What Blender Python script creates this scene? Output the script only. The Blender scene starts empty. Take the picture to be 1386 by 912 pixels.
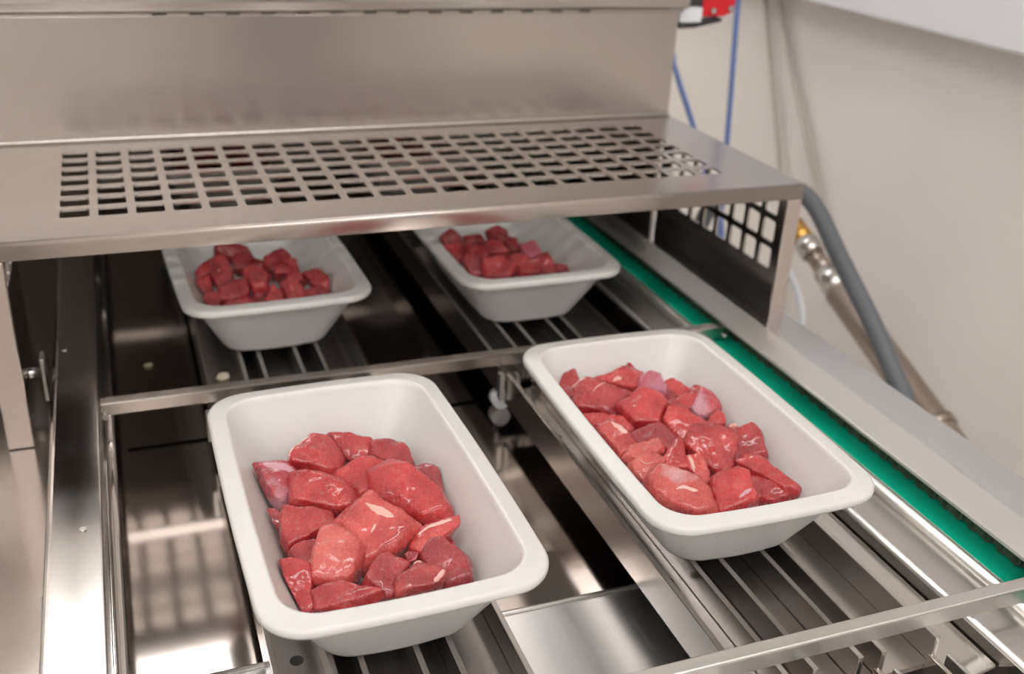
import bpy, bmesh, math, random
import numpy as np
from mathutils import Vector, Matrix, noise

# ------------------------------------------------------------------ camera, light, exposure
S = 0.36            # one layout unit (camera height over the tray rims) in metres
ZR = 0.95           # height of the tray rims above the room floor, metres
scn = bpy.context.scene
col = scn.collection

def V(x, y, z):
    return Vector((x * S, y * S, z * S + ZR))

cam_d = bpy.data.cameras.new('camera')
cam = bpy.data.objects.new('camera', cam_d)
col.objects.link(cam)
cam.location = V(0, 0, 1)
cam.rotation_euler = (1.1262331830, -0.0455597707, -0.3558513632)
cam_d.sensor_width = 36.0
cam_d.lens = 36.0 * 1416.06 / 1386.0
cam_d.clip_start = 0.01
cam_d.dof.use_dof = True
cam_d.dof.focus_distance = 0.63
cam_d.dof.aperture_fstop = 6.3
scn.camera = cam

world = bpy.data.worlds.new('world'); scn.world = world
world.use_nodes = True
world.node_tree.nodes['Background'].inputs[0].default_value = (0.8, 0.82, 0.85, 1)
world.node_tree.nodes['Background'].inputs[1].default_value = 0.15

LAMP = 13.0         # ceiling lamp emission strength
scn.view_settings.view_transform = 'Standard'
scn.view_settings.look = 'None'
scn.view_settings.gamma = 1.0
scn.view_settings.use_curve_mapping = False
scn.view_settings.exposure = 0.08
scn.cycles.max_bounces = 16
scn.cycles.glossy_bounces = 10
scn.cycles.diffuse_bounces = 6

# ------------------------------------------------------------------ materials
def new_mat(name):
    m = bpy.data.materials.new(name); m.use_nodes = True
    nt = m.node_tree
    return m, nt, nt.nodes['Principled BSDF']

def N(nt, typ, **kw):
    n = nt.nodes.new(typ)
    for k, v in kw.items():
        if hasattr(n, k): setattr(n, k, v)
        else: n.inputs[k.replace('_', ' ')].default_value = v
    return n

def L(nt, a, ao, b, bi):
    nt.links.new(a.outputs[ao], b.inputs[bi])

def mix_col(nt, fac, a, b):
    """fac/a/b are (node, socket) or constants; returns (node, socket)"""
    n = nt.nodes.new('ShaderNodeMix'); n.data_type = 'RGBA'
    for val, idx in ((fac, 0), (a, 6), (b, 7)):
        if isinstance(val, tuple) and len(val) == 2 and hasattr(val[0], 'outputs'):
            nt.links.new(val[0].outputs[val[1]], n.inputs[idx])
        elif idx == 0: n.inputs[0].default_value = val
        else: n.inputs[idx].default_value = (*val, 1) if len(val) == 3 else val
    return (n, 2)

def ramp(nt, src, stops):
    r = nt.nodes.new('ShaderNodeValToRGB')
    e = r.color_ramp.elements
    while len(e) < len(stops): e.new(0.5)
    for el, (p, c) in zip(e, stops):
        el.position = p; el.color = (c, c, c, 1) if not isinstance(c, tuple) else (*c, 1)
    nt.links.new(src[0].outputs[src[1]], r.inputs[0])
    return (r, 0)

def mapped(nt, scale, coord='Object'):
    tc = nt.nodes.new('ShaderNodeTexCoord'); mp = nt.nodes.new('ShaderNodeMapping')
    mp.inputs['Scale'].default_value = scale
    nt.links.new(tc.outputs[coord], mp.inputs['Vector'])
    return mp

def plain(name, color, rough=0.5, metal=0.0, bump=0.0, bscale=200, spec=0.5):
    m, nt, b = new_mat(name)
    n = N(nt, 'ShaderNodeTexNoise'); n.inputs['Scale'].default_value = 6
    L(nt, mapped(nt, (1, 1, 1)), 0, n, 0)
    c = mix_col(nt, (n, 0), tuple(x * .9 for x in color), tuple(min(1, x * 1.08) for x in color))
    nt.links.new(c[0].outputs[c[1]], b.inputs['Base Color'])
    b.inputs['Roughness'].default_value = rough
    b.inputs['Metallic'].default_value = metal
    b.inputs['Specular IOR Level'].default_value = spec
    if bump:
        n2 = N(nt, 'ShaderNodeTexNoise'); n2.inputs['Scale'].default_value = bscale
        L(nt, mapped(nt, (1, 1, 1)), 0, n2, 0)
        bp = nt.nodes.new('ShaderNodeBump'); bp.inputs['Strength'].default_value = bump
        bp.inputs['Distance'].default_value = 0.0006
        L(nt, n2, 0, bp, 'Height'); L(nt, bp, 0, b, 'Normal')
    return m

def steel(name, tint=(0.60, 0.575, 0.55), rough=0.25, brush='x', grain=0.05, smudge=0.05, scr=0.0, wave=0.0):
    """brushed stainless steel: stretched grain, soft smudges, optional scratches and sheet waviness"""
    m, nt, b = new_mat(name)
    b.inputs['Metallic'].default_value = 1.0
    sc = {'x': (6, 320, 320), 'y': (320, 6, 320), 'z': (320, 320, 6)}[brush]
    g = N(nt, 'ShaderNodeTexNoise'); g.inputs['Scale'].default_value = 1.0; g.inputs['Detail'].default_value = 2
    L(nt, mapped(nt, sc), 0, g, 0)
    s = N(nt, 'ShaderNodeTexNoise'); s.inputs['Scale'].default_value = 7; s.inputs['Detail'].default_value = 1
    L(nt, mapped(nt, (1, 1, 1)), 0, s, 0)
    c1 = mix_col(nt, (s, 0), tint, tuple(t * (1 - smudge) for t in tint))
    c2 = mix_col(nt, (g, 0), c1, tuple(t * (1 - grain) for t in tint))
    nt.links.new(c2[0].outputs[c2[1]], b.inputs['Base Color'])
    mr = nt.nodes.new('ShaderNodeMapRange')
    mr.inputs['To Min'].default_value = rough * 0.88; mr.inputs['To Max'].default_value = rough * 1.15
    L(nt, s, 0, mr, 0)
    if scr:
        sc2 = {'x': (5, 200, 200), 'y': (200, 5, 200), 'z': (200, 200, 5)}[brush]
        k = N(nt, 'ShaderNodeTexNoise'); k.inputs['Scale'].default_value = 1.0; k.inputs['Detail'].default_value = 1
        L(nt, mapped(nt, sc2), 0, k, 0)
        kr = ramp(nt, (k, 0), [(0.60, 0.0), (0.74, 1.0)])
        ad = nt.nodes.new('ShaderNodeMath'); ad.operation = 'MULTIPLY_ADD'
        nt.links.new(kr[0].outputs[0], ad.inputs[0]); ad.inputs[1].default_value = scr
        L(nt, mr, 0, ad, 2); L(nt, ad, 0, b, 'Roughness')
    else:
        L(nt, mr, 0, b, 'Roughness')
    b.inputs['Anisotropic'].default_value = 0.3
    if wave:
        w = N(nt, 'ShaderNodeTexNoise'); w.inputs['Scale'].default_value = 5; w.inputs['Detail'].default_value = 1
        L(nt, mapped(nt, (1, 1, 1)), 0, w, 0)
        b2 = nt.nodes.new('ShaderNodeBump'); b2.inputs['Strength'].default_value = wave
        b2.inputs['Distance'].default_value = 0.01
        L(nt, w, 0, b2, 'Height'); L(nt, b2, 0, b, 'Normal')
    return m

def meat_mat(name, lo, hi, fat=0.0, skin=0.0, fatcol=(0.78, 0.50, 0.45), skincol=(0.55, 0.30, 0.42), fat_seed=0.0):
    m, nt, b = new_mat(name)
    oi = nt.nodes.new('ShaderNodeObjectInfo')
    tc = nt.nodes.new('ShaderNodeTexCoord')
    add = nt.nodes.new('ShaderNodeVectorMath'); add.operation = 'MULTIPLY_ADD'
    L(nt, oi, 'Random', add, 0); add.inputs[1].default_value = (3.1, 5.7, 7.9); L(nt, tc, 'Object', add, 2)
    def noi(scale, detail=3, stretch=None, rough=0.5):
        n = N(nt, 'ShaderNodeTexNoise'); n.inputs['Scale'].default_value = scale
        n.inputs['Detail'].default_value = detail; n.inputs['Roughness'].default_value = rough
        if stretch:
            mp = nt.nodes.new('ShaderNodeMapping'); mp.inputs['Scale'].default_value = stretch
            mp.inputs['Rotation'].default_value = (0.4, 0.3, 0.7)
            L(nt, add, 0, mp, 0); L(nt, mp, 0, n, 0)
        else: L(nt, add, 0, n, 0)
        return n
    big = noi(55, 3); fib = noi(1, 3, (1100, 1100, 140)); vein = noi(120, 4); fine = noi(1500, 2); mid = noi(420, 3)
    c = mix_col(nt, ramp(nt, (big, 0), [(0.3, 0.0), (0.68, 1.0)]), lo, hi)
    c = mix_col(nt, ramp(nt, (fib, 0), [(0.45, 0.0), (0.75, 0.16)]), c, (min(1, hi[0] * 1.25), hi[1] * 2.0 + .03, hi[2] * 2.0 + .03))
    # thin pale marbling veins
    vr = ramp(nt, (vein, 0), [(0.475, 0.0), (0.497, 0.6), (0.503, 0.6), (0.525, 0.0)])
    vm = ramp(nt, (big, 0), [(0.48, 0.0), (0.64, 0.5)])
    mu = nt.nodes.new('ShaderNodeMath'); mu.operation = 'MULTIPLY'
    nt.links.new(vr[0].outputs[0], mu.inputs[0]); nt.links.new(vm[0].outputs[0], mu.inputs[1])
    c = mix_col(nt, (mu, 0), c, (0.72, 0.36, 0.33))
    if fat:
        fn = noi(62 + fat_seed, 2, (1, 1, .45))
        c = mix_col(nt, ramp(nt, (fn, 0), [(0.66 - fat * .08, 0.0), (0.72 - fat * .08, 0.8)]), c, fatcol)
    if skin:
        sn = noi(42, 2)
        c = mix_col(nt, ramp(nt, (sn, 0), [(0.58 - skin * .2, 0.0), (0.70 - skin * .2, 0.7)]), c, skincol)
    hs = nt.nodes.new('ShaderNodeHueSaturation')
    hv = nt.nodes.new('ShaderNodeMapRange'); hv.inputs['To Min'].default_value = 0.82; hv.inputs['To Max'].default_value = 1.15
    L(nt, oi, 'Random', hv, 0); L(nt, hv, 0, hs, 'Value')
    nt.links.new(c[0].outputs[c[1]], hs.inputs['Color'])
    L(nt, hs, 0, b, 'Base Color')
    b.inputs['Subsurface Weight'].default_value = 0.12
    b.inputs['Subsurface Radius'].default_value = (0.006, 0.0015, 0.001)
    b.inputs['Subsurface Scale'].default_value = 0.6
    rr = ramp(nt, (mid, 0), [(0.3, 0.16), (0.7, 0.36)])
    nt.links.new(rr[0].outputs[0], b.inputs['Roughness'])
    b.inputs['Coat Weight'].default_value = 0.7; b.inputs['Coat Roughness'].default_value = 0.1
    hsum = nt.nodes.new('ShaderNodeMath'); hsum.operation = 'MULTIPLY_ADD'
    L(nt, fib, 0, hsum, 0); hsum.inputs[1].default_value = 1.2; L(nt, mid, 0, hsum, 2)
    h2 = nt.nodes.new('ShaderNodeMath'); h2.operation = 'MULTIPLY_ADD'
    L(nt, fine, 0, h2, 0); h2.inputs[1].default_value = 0.5; L(nt, hsum, 0, h2, 2)
    bp = nt.nodes.new('ShaderNodeBump'); bp.inputs['Strength'].default_value = 0.7; bp.inputs['Distance'].default_value = 0.0010
    L(nt, h2, 0, bp, 'Height'); L(nt, bp, 0, b, 'Normal')
    return m

RED_LO, RED_HI = (0.31, 0.010, 0.017), (0.53, 0.040, 0.044)
MEAT = {
    'm': meat_mat('beef', RED_LO, RED_HI),
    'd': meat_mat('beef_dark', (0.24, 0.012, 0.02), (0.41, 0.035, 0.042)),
    'p': meat_mat('beef_pale', (0.50, 0.06, 0.06), (0.66, 0.13, 0.115), fat=0.0),
    'f': meat_mat('beef_fat_streaked', RED_LO, (0.62, 0.085, 0.08), fat=0.0),
    's': meat_mat('beef_silverskin', (0.42, 0.03, 0.045), (0.58, 0.08, 0.10), skin=0.45, skincol=(0.62, 0.36, 0.42)),
    'l': meat_mat('beef_membrane', (0.45, 0.06, 0.10), (0.55, 0.13, 0.18), skin=0.6, skincol=(0.52, 0.20, 0.28)),
    'q': meat_mat('beef_smooth', (0.50, 0.05, 0.05), (0.64, 0.10, 0.09), skin=0.1, skincol=(0.75, 0.45, 0.45)),
}

def foam_mat():
    m, nt, b = new_mat('white_foam')
    v = N(nt, 'ShaderNodeTexVoronoi'); v.inputs['Scale'].default_value = 420
    L(nt, mapped(nt, (1, 1, 1)), 0, v, 0)
    n = N(nt, 'ShaderNodeTexNoise'); n.inputs['Scale'].default_value = 25
    L(nt, mapped(nt, (1, 1, 1)), 0, n, 0)
    c = mix_col(nt, (n, 0), (0.63, 0.62, 0.61), (0.68, 0.67, 0.66))
    nt.links.new(c[0].outputs[c[1]], b.inputs['Base Color'])
    b.inputs['Roughness'].default_value = 0.36
    b.inputs['Subsurface Weight'].default_value = 0.15
    b.inputs['Subsurface Radius'].default_value = (0.006, 0.005, 0.0045)
    b.inputs['Coat Weight'].default_value = 0.15; b.inputs['Coat Roughness'].default_value = 0.3
    bp = nt.nodes.new('ShaderNodeBump'); bp.inputs['Strength'].default_value = 0.15; bp.inputs['Distance'].default_value = 0.0004
    L(nt, v, 0, bp, 'Height'); L(nt, bp, 0, b, 'Normal')
    return m

M = {
    'guard': steel('brushed_steel_guard', (0.49, 0.46, 0.44), 0.20, 'x', smudge=0.04),
    'guard_lip': steel('brushed_steel_guard_lit', (0.58, 0.515, 0.485), 0.26, 'x', smudge=0.04),  # same guard steel, lighter tint standing in for light on the front faces
    'panel': steel('brushed_steel_panel', (0.50, 0.455, 0.43), 0.24, 'x', smudge=0.04),
    'rail': steel('steel_rail', (0.70, 0.67, 0.65), 0.15, 'y'),
    'rail_bright': steel('steel_rail_matt', (0.82, 0.815, 0.795), 0.38, 'y'),
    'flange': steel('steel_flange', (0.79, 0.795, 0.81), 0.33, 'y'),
    'flange2': steel('steel_flange_dark', (0.40, 0.365, 0.34), 0.18, 'y'),  # darker, browner tint than the right flange
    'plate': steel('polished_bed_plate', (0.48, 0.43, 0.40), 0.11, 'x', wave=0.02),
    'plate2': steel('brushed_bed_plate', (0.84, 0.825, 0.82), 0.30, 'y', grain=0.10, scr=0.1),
    'slat': steel('steel_slat', (0.58, 0.55, 0.53), 0.24, 'y'),
    'liner': steel('crumpled_liner_steel', (0.64, 0.62, 0.60), 0.16, 'y', wave=0.8),
    'bar': steel('steel_bar', (0.62, 0.58, 0.55), 0.22, 'x'),
    'bar_matt': steel('steel_bar_worn', (0.66, 0.65, 0.63), 0.36, 'x'),
    'bolt': plain('bolt_steel', (0.6, 0.58, 0.56), 0.22, 1.0),
    'foam': foam_mat(),
    'green': plain('green_plastic', (0.0, 0.44, 0.27), 0.4, bump=0.1),
    'chain': plain('oiled_chain_steel', (0.17, 0.145, 0.12), 0.42, 0.7, bump=0.4, bscale=500),
    'wall': plain('wall_paint', (0.80, 0.765, 0.735), 0.75, bump=0.1, bscale=60),
    'paint': plain('white_paint', (0.84, 0.825, 0.81), 0.7),
    'wall_dim': plain('wall_paint_grey', (0.74, 0.72, 0.70), 0.7),
    'reflected_panel': plain('reflected_panel_grey', (0.14, 0.135, 0.14), 0.5),  # dark grey of the added panel behind the viewer
    'floor': plain('floor_resin', (0.50, 0.47, 0.44), 0.5),
    'duct': plain('white_trunking', (0.78, 0.79, 0.83), 0.4),
    'blue': plain('blue_cable_sheath', (0.13, 0.20, 0.47), 0.45),
    'hose': plain('grey_rubber_hose', (0.12, 0.13, 0.145), 0.5),
    'brass': plain('brass_fitting', (0.62, 0.36, 0.09), 0.3, 0.9),
    'red': plain('red_plastic', (0.62, 0.006, 0.015), 0.35),
    'black': plain('black_plastic', (0.03, 0.03, 0.032), 0.4),
    'white_plastic': plain('white_plastic', (0.75, 0.77, 0.82), 0.4),
    'dark': plain('shade_black', (0.035, 0.034, 0.03), 0.6),  # near-black colour standing in for shade in slots and openings
    'inner': plain('grey_inner_sheet', (0.42, 0.39, 0.36), 0.45),
    'cyl': steel('steel_cylinder', (0.40, 0.34, 0.30), 0.38, 'y'),
    'scrap': plain('dried_crumb', (0.55, 0.5, 0.38), 0.7),
}
M['fat'] = plain('beef_fat', (0.74, 0.42, 0.37), 0.28)
M['silverskin'] = plain('beef_silver_skin', (0.60, 0.32, 0.37), 0.18)
for _k in ('fat', 'silverskin'):
    M[_k].node_tree.nodes['Principled BSDF'].inputs['Coat Weight'].default_value = 0.4
def lamp_mat():
    m, nt, b = new_mat('lamp_diffuser')
    b.inputs['Base Color'].default_value = (0.9, 0.9, 0.9, 1)
    b.inputs['Emission Color'].default_value = (1.0, 0.985, 0.96, 1)
    b.inputs['Emission Strength'].default_value = LAMP
    return m
M['lamp'] = lamp_mat()

# ------------------------------------------------------------------ mesh helpers (layout units in, metres out)
class MB:
    def __init__(self): self.v = []; self.f = []; self.smooth = []
    def add(self, vs, fs, smooth=False):
        o = len(self.v); self.v += [tuple(p) for p in vs]
        self.f += [tuple(i + o for i in f) for f in fs]; self.smooth += [smooth] * len(fs)
        return self
    def box(self, x0, x1, y0, y1, z0, z1):
        return self.add([(x0, y0, z0), (x1, y0, z0), (x1, y1, z0), (x0, y1, z0), (x0, y0, z1), (x1, y0, z1), (x1, y1, z1), (x0, y1, z1)],
                        [(0, 3, 2, 1), (4, 5, 6, 7), (0, 1, 5, 4), (1, 2, 6, 5), (2, 3, 7, 6), (3, 0, 4, 7)])
    def prism(self, prof, axis, lo, hi, smooth=False):
        """closed profile (a,b) swept along an axis: 'x' uses (y,z), 'y' uses (x,z), 'z' uses (x,y)"""
        n = len(prof)
        def P(a, b, t): return {'x': (t, a, b), 'y': (a, t, b), 'z': (a, b, t)}[axis]
        vs = [P(a, b, lo) for a, b in prof] + [P(a, b, hi) for a, b in prof]
        fs = [(i, (i + 1) % n, (i + 1) % n + n, i + n) for i in range(n)]
        self.add(vs, fs, smooth)
        self.add(vs, [tuple(range(n - 1, -1, -1)), tuple(range(n, 2 * n))], False)
        return self
    def tube(self, pts, r, n=12, caps=True):
        pts = [Vector(p) for p in pts]; rs = r if isinstance(r, (list, tuple)) else [r] * len(pts)
        rings = []; up = None
        for i, p in enumerate(pts):
            t = (pts[min(i + 1, len(pts) - 1)] - pts[max(i - 1, 0)]).normalized()
            if up is None:
                up = t.orthogonal().normalized()
            up = (up - t * up.dot(t)).normalized(); w = t.cross(up)
            rings.append([p + (up * math.cos(2 * math.pi * k / n) + w * math.sin(2 * math.pi * k / n)) * rs[i] for k in range(n)])
        vs = [q for ring in rings for q in ring]
        fs = [(i * n + k, i * n + (k + 1) % n, (i + 1) * n + (k + 1) % n, (i + 1) * n + k) for i in range(len(pts) - 1) for k in range(n)]
        self.add(vs, fs, True)
        if caps:
            self.add(vs, [tuple(range(n - 1, -1, -1)), tuple(range((len(pts) - 1) * n, len(pts) * n))], False)
        return self
    def build(self, name, mat, parent=None, bevel=0.0, recalc=True, seg=2):
        me = bpy.data.meshes.new(name)
        org = parent['_o'] if parent is not None and '_o' in parent else None
        w = [V(*p) for p in self.v]
        if org is None and parent is None:
            xs = [p.x for p in w]; ys = [p.y for p in w]; zs = [p.z for p in w]
            o3 = Vector(((min(xs) + max(xs)) / 2, (min(ys) + max(ys)) / 2, min(zs)))
        else:
            o3 = Vector(org)
        me.from_pydata([p - o3 for p in w], [], self.f)
        me.polygons.foreach_set('use_smooth', self.smooth)
        if recalc:
            bm = bmesh.new(); bm.from_mesh(me)
            bmesh.ops.remove_doubles(bm, verts=bm.verts, dist=1e-6)
            bmesh.ops.recalc_face_normals(bm, faces=bm.faces); bm.to_mesh(me); bm.free()
        me.update(); me.materials.append(M[mat] if isinstance(mat, str) else mat)
        o = bpy.data.objects.new(name, me); col.objects.link(o)
        if parent is not None:
            o.parent = parent
            if parent.type == 'MESH': o.location = Vector(org) - Vector(parent['_o'])
        else: o.location = o3
        o['_o'] = tuple(o3)
        if bevel:
            bv = o.modifiers.new('edge', 'BEVEL'); bv.width = bevel * S; bv.segments = seg
            bv.limit_method = 'ANGLE'; bv.angle_limit = math.radians(40)
        return o

def tag(o, label=None, cat=None, group=None, kind=None):
    if label: o['label'] = label
    if cat: o['category'] = cat
    if group: o['group'] = group
    if kind: o['kind'] = kind
    return o

def thing(name, label, cat, base, group=None):
    o = bpy.data.objects.new(name, None); col.objects.link(o)
    o.empty_display_size = 0.02
    o.location = V(*base); o['_o'] = tuple(o.location)
    return tag(o, label, cat, group)

def B(*a): return MB().box(*a)

def perforated(mb, P, us, vs, hu, hv, t, r):
    """sheet area with rounded rectangular holes. P(u,v,w) -> point; us, vs: lower edges of the holes;
    hu, hv: hole size; t: thickness along w; returns the rectangle covered"""
    def bounds(a, h):
        g = (a[1] - a[0] - h) / 2
        return [a[0] - g] + [(a[i] + h + a[i + 1]) / 2 for i in range(len(a) - 1)] + [a[-1] + h + g]
    bu, bv = bounds(us, hu), bounds(vs, hv)
    for i, u in enumerate(us):
        for j, v in enumerate(vs):
            oc = [(bu[i], bv[j]), (bu[i + 1], bv[j]), (bu[i + 1], bv[j + 1]), (bu[i], bv[j + 1])]
            cc = [(u + r, v + r, 180), (u + hu - r, v + r, 270), (u + hu - r, v + hv - r, 0), (u + r, v + hv - r, 90)]
            inn = []
            for cx, cy, a0 in cc:
                for k in range(3):
                    a = math.radians(a0 + 45 * k); inn.append((cx + r * math.cos(a), cy + r * math.sin(a)))
            vsx = [P(a, b, 0) for a, b in oc + inn] + [P(a, b, t) for a, b in oc + inn]
            fs = []
            for c in range(4):
                d = (c + 1) % 4
                b0 = 4 + 3 * c
                for s_, fl in ((0, False), (16, True)):
                    tri = [(c, b0 + 1, b0), (c, b0 + 2, b0 + 1)]
                    quad = [(c, d, 4 + 3 * d, b0 + 2)]
                    for q in tri + quad:
                        q = tuple(x + s_ for x in q); fs.append(q[::-1] if fl else q)
            for k in range(12):
                a, b = 4 + k, 4 + (k + 1) % 12
                fs.append((a, b, b + 16, a + 16))
            mb.add(vsx, fs)
    return bu[0], bu[-1], bv[0], bv[-1]

# ------------------------------------------------------------------ the room
XW = 2.8                       # right wall
XL, YB, YF, ZF, ZC = -7.0, 10.0, -6.5, -ZR / S, 5.6
tag(B(XL, XW, YF, YB, ZF - .1, ZF).build('floor', 'floor'), 'grey resin floor of the packing room', None, None, 'structure')
tag(B(XL, XW, YF, YB, ZC, ZC + .1).build('ceiling', 'paint'), 'white ceiling of the packing room', None, None, 'structure')
tag(B(XW, XW + .2, YF, YB, ZF, ZC).build('wall_right', 'wall'), 'plain off white wall beyond the machine', None, None, 'structure')
tag(B(XL - .2, XL, YF, YB, ZF, ZC).build('wall_left', 'wall_dim'), 'white painted wall to the left', None, None, 'structure')
tag(B(XL, XW, YB, YB + .2, ZF, ZC).build('wall_back', 'paint'), 'white painted wall behind the machine', None, None, 'structure')
tag(B(XL, XW, YF - .2, YF, ZF, ZC).build('wall_front', 'paint'), 'white painted wall behind the viewer', None, None, 'structure')
dr = B(1.15, 2.55, YF + .001, YF + .05, ZF + .001, 3.2).build('reflected_panel_1', 'reflected_panel'); tag(dr, 'unseen dark panel added behind the viewer for the steel to reflect', None, None, 'structure')  # unseen, added to vary what the steel housing front reflects
du = thing('cable_trunking', 'white cable trunking running along the wall at upper right', 'trunking', (XW - .09, 4, .45))
B(XW - .18, XW - .002, -2, 9.5, .472, .95).build('trunking_body', 'duct', du, .01)
B(XW - .19, XW - .175, -2, 9.5, .70, .95).build('trunking_lid', 'duct', du, .004)

for k, (lx, ly) in enumerate([(-4.0, 7.5), (.5, 7.5), (-4.0, -1.6), (.7, -1.6), (-4.0, -5.2), (.7, -5.2)]):
    t = thing('ceiling_lamp', 'long ceiling lamp with white housing and bright diffuser', 'lamp', (lx, ly, ZC), 'ceiling lamps of the packing room')
    B(lx - 1.9, lx + 1.9, ly - .42, ly + .42, ZC - .16, ZC).build('lamp_housing', 'paint', t)
    B(lx - 1.85, lx + 1.85, ly - .37, ly + .37, ZC - .2, ZC - .16).build('diffuser', 'lamp', t)

# ------------------------------------------------------------------ conveyor frame
XCEN = .6575
Y0, Y1 = .55, 4.3
ZRAIL, ZFL, ZPL = -.10, -.205, -.30
fr = thing('conveyor_frame', 'stainless steel tray conveyor with side rails, slatted lanes and bed plates', 'conveyor', (XCEN, 2.3, -.45))
def rail_profile(x0, x1, zt, zb, r=.012):
    pts = [(x0, zb), (x1, zb)]
    pts += [(x1 - r * .35 + r * .35 * math.cos(a), zt - r * .35 + r * .35 * math.sin(a)) for a in (0, .52, 1.05, 1.57)]
    pts += [(x0 + r - r * math.sin(a), zt - r + r * math.cos(a)) for a in (0, .4, .8, 1.2, 1.57)]
    return pts
MB().prism(rail_profile(-.190, -.0965, ZRAIL, ZFL - .12), 'y', Y0, Y1, False).build('side_rail', 'rail', fr)
# right rail is a folded cover: top sheet overhanging the chain, outer web
rp = MB().box(1.4125, 1.506, Y0, Y1, ZRAIL - .008, ZRAIL)
rp.box(1.496, 1.506, Y0, Y1, ZFL, ZRAIL - .008)
rp.build('side_rail', 'rail_bright', fr, .002)
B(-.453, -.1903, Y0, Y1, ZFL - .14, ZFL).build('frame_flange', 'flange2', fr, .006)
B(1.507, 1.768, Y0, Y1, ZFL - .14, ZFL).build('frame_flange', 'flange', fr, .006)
# bed plates: rear plate with a cross slot, lower front plate
ys, sw, xe0, xe1 = 2.193, .018, -.055, 1.20
bm_ = MB().box(-.0955, 1.50, ys + sw, Y1, ZPL - .007, ZPL)
bm_.box(-.0955, 1.50, 1.43, ys, ZPL - .007, ZPL)
bm_.box(-.0955, xe0, ys, ys + sw, ZPL - .007, ZPL); bm_.box(xe1, 1.50, ys, ys + sw, ZPL - .007, ZPL)
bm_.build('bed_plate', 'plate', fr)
bp_edge = MB().prism([(1.4245, ZPL - .007), (1.4299, ZPL - .007), (1.4299, ZPL), (1.427, ZPL - .0008), (1.425, ZPL - .003)], 'x', -.0955, 1.27, True)
bp_edge.build('plate_edge', 'bar_matt', fr)
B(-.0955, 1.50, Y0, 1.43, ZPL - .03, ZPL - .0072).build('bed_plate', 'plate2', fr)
B(-.0955, 1.50, Y0, Y1, -.48, -.47).build('under_tray', 'dark', fr)  # coloured dark to give the shade seen through the bed slot
# folded lips along the bed
MB().tube([(-.083, Y0, -.20), (-.083, Y1, -.20)], .011, 12).build('bed_lip', 'rail', fr)
B(-.0955, -.087, Y0, Y1, ZPL, -.20).build('bed_lip', 'rail', fr)
MB().tube([(1.278, Y0, -.170), (1.278, Y1, -.170)], .0075, 12).build('bed_lip', 'rail_bright', fr)
B(1.272, 1.279, Y0, Y1, ZPL, -.17).build('bed_lip', 'rail', fr)
B(1.281, 1.374, Y0, Y1, -.180, -.170).build('ledge_plate', 'slat', fr, .002)
MB().prism([(1.193, -.222), (1.268, -.205), (1.268, -.199), (1.193, -.216)], 'y', .95, 2.06).build('liner_plate', 'liner', fr)
MB().tube([(1.380, Y0, -.162), (1.380, Y1, -.162)], .012, 14).build('bed_lip', 'rail_bright', fr)
B(1.382, 1.402, Y0, Y1, -.20, -.178).build('chain_channel', 'inner', fr)
B(1.402, 1.495, Y0, Y1, -.20, -.163).build('chain_guide_strip', 'green', fr, .003)['label'] = 'bright green plastic chain guide strip'
B(1.389, 1.402, Y0, Y1, -.19, -.162).build('chain_channel', 'inner', fr)
# slatted lanes: each in a front and a rear section
slat_t = .0105
SL = {'L': ([.136, .507], [.221, .266, .354, .409]), 'R': ([.8205, 1.182], [.888, .941, 1.028, 1.073])}
ZS = -.16
for lane, (walls, slats) in SL.items():
    for (a, b) in ((1.0, 2.085), (2.135, 4.15)):
        for q, xw_ in enumerate(walls):
            zb = -.243 if q == 0 else -.235
            B(xw_ - slat_t / 2, xw_ + slat_t / 2, a, b, zb, ZS).build('lane_wall', 'slat', fr, .0015)
        for xs in slats:
            B(xs - slat_t / 2, xs + slat_t / 2, a, b, -.211, ZS).build('slat', 'slat', fr, .0015)
        B(walls[0] + .006, walls[1] - .006, a, b, -.222, -.212).build('lane_floor', 'slat', fr)
        for yy in np.arange(a + .12, b, .4):
            for xs in (walls[0] + .3, walls[1] - .12):
                MB().tube([(xs, yy, -.34), (xs, yy, -.222)], .012, 10).build('support_pin', 'bolt', fr)
    # flat dark discs on the lane floor, coloured as the shade inside drain slots
    for yy in (1.32, 1.85):
        for xs in ((walls[0] + slats[0]) / 2, (slats[1] + slats[2]) / 2, slats[3] + .03):
            MB().tube([(xs, yy, -.2118), (xs, yy, -.2112)], .011, 14).build('drain_hole_shade', 'dark', fr)
    # end brackets where the lane sections meet
    for q, xw_ in enumerate(walls):
        B(xw_ - .020, xw_ - .008, 2.078, 2.102, -.235, -.165).build('lane_bracket', 'bar_matt', fr, .002)
        B(xw_ + .020, xw_ + .032, 2.078, 2.102, -.235, -.17).build('lane_bracket', 'bar', fr, .002)
    # slotted comb brackets at the near end of the lane
    for q, xs in enumerate(walls + slats):
        B(xs - .016, xs - .006, .90, 1.0, -.30, -.19).build('end_bracket', 'bar', fr, .002)
        B(xs + .010, xs + .018, .86, .985, -.27, -.185).build('end_bracket', 'bar_matt', fr, .002)
        MB().tube([(xs - .03, .93, -.235), (xs + .03, .93, -.235)], .008, 10).build('bolt', 'bolt', fr)
    B(walls[0] - .02, walls[1] + .02, .80, .83, -.30, -.22).build('cross_member', 'bar', fr, .003)
# white plastic glide under the right lane wall
gl = MB()
gl.tube([(.835, 2.15, -.276), (.835, 2.185, -.276)], .024, 18)
gl.build('glide_roller', 'white_plastic', fr)['label'] = 'small white plastic roller below the lane'
for (x, y) in ((-.128, 1.62), (-.165, 2.35)):
    MB().tube([(x, y, ZRAIL), (x, y, ZRAIL + .003)], .006, 10).build('bolt', 'bolt', fr)
MB().tube([(-.196, 1.50, -.145), (-.188, 1.50, -.145)], .010, 12).build('bolt', 'bolt', fr)

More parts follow.
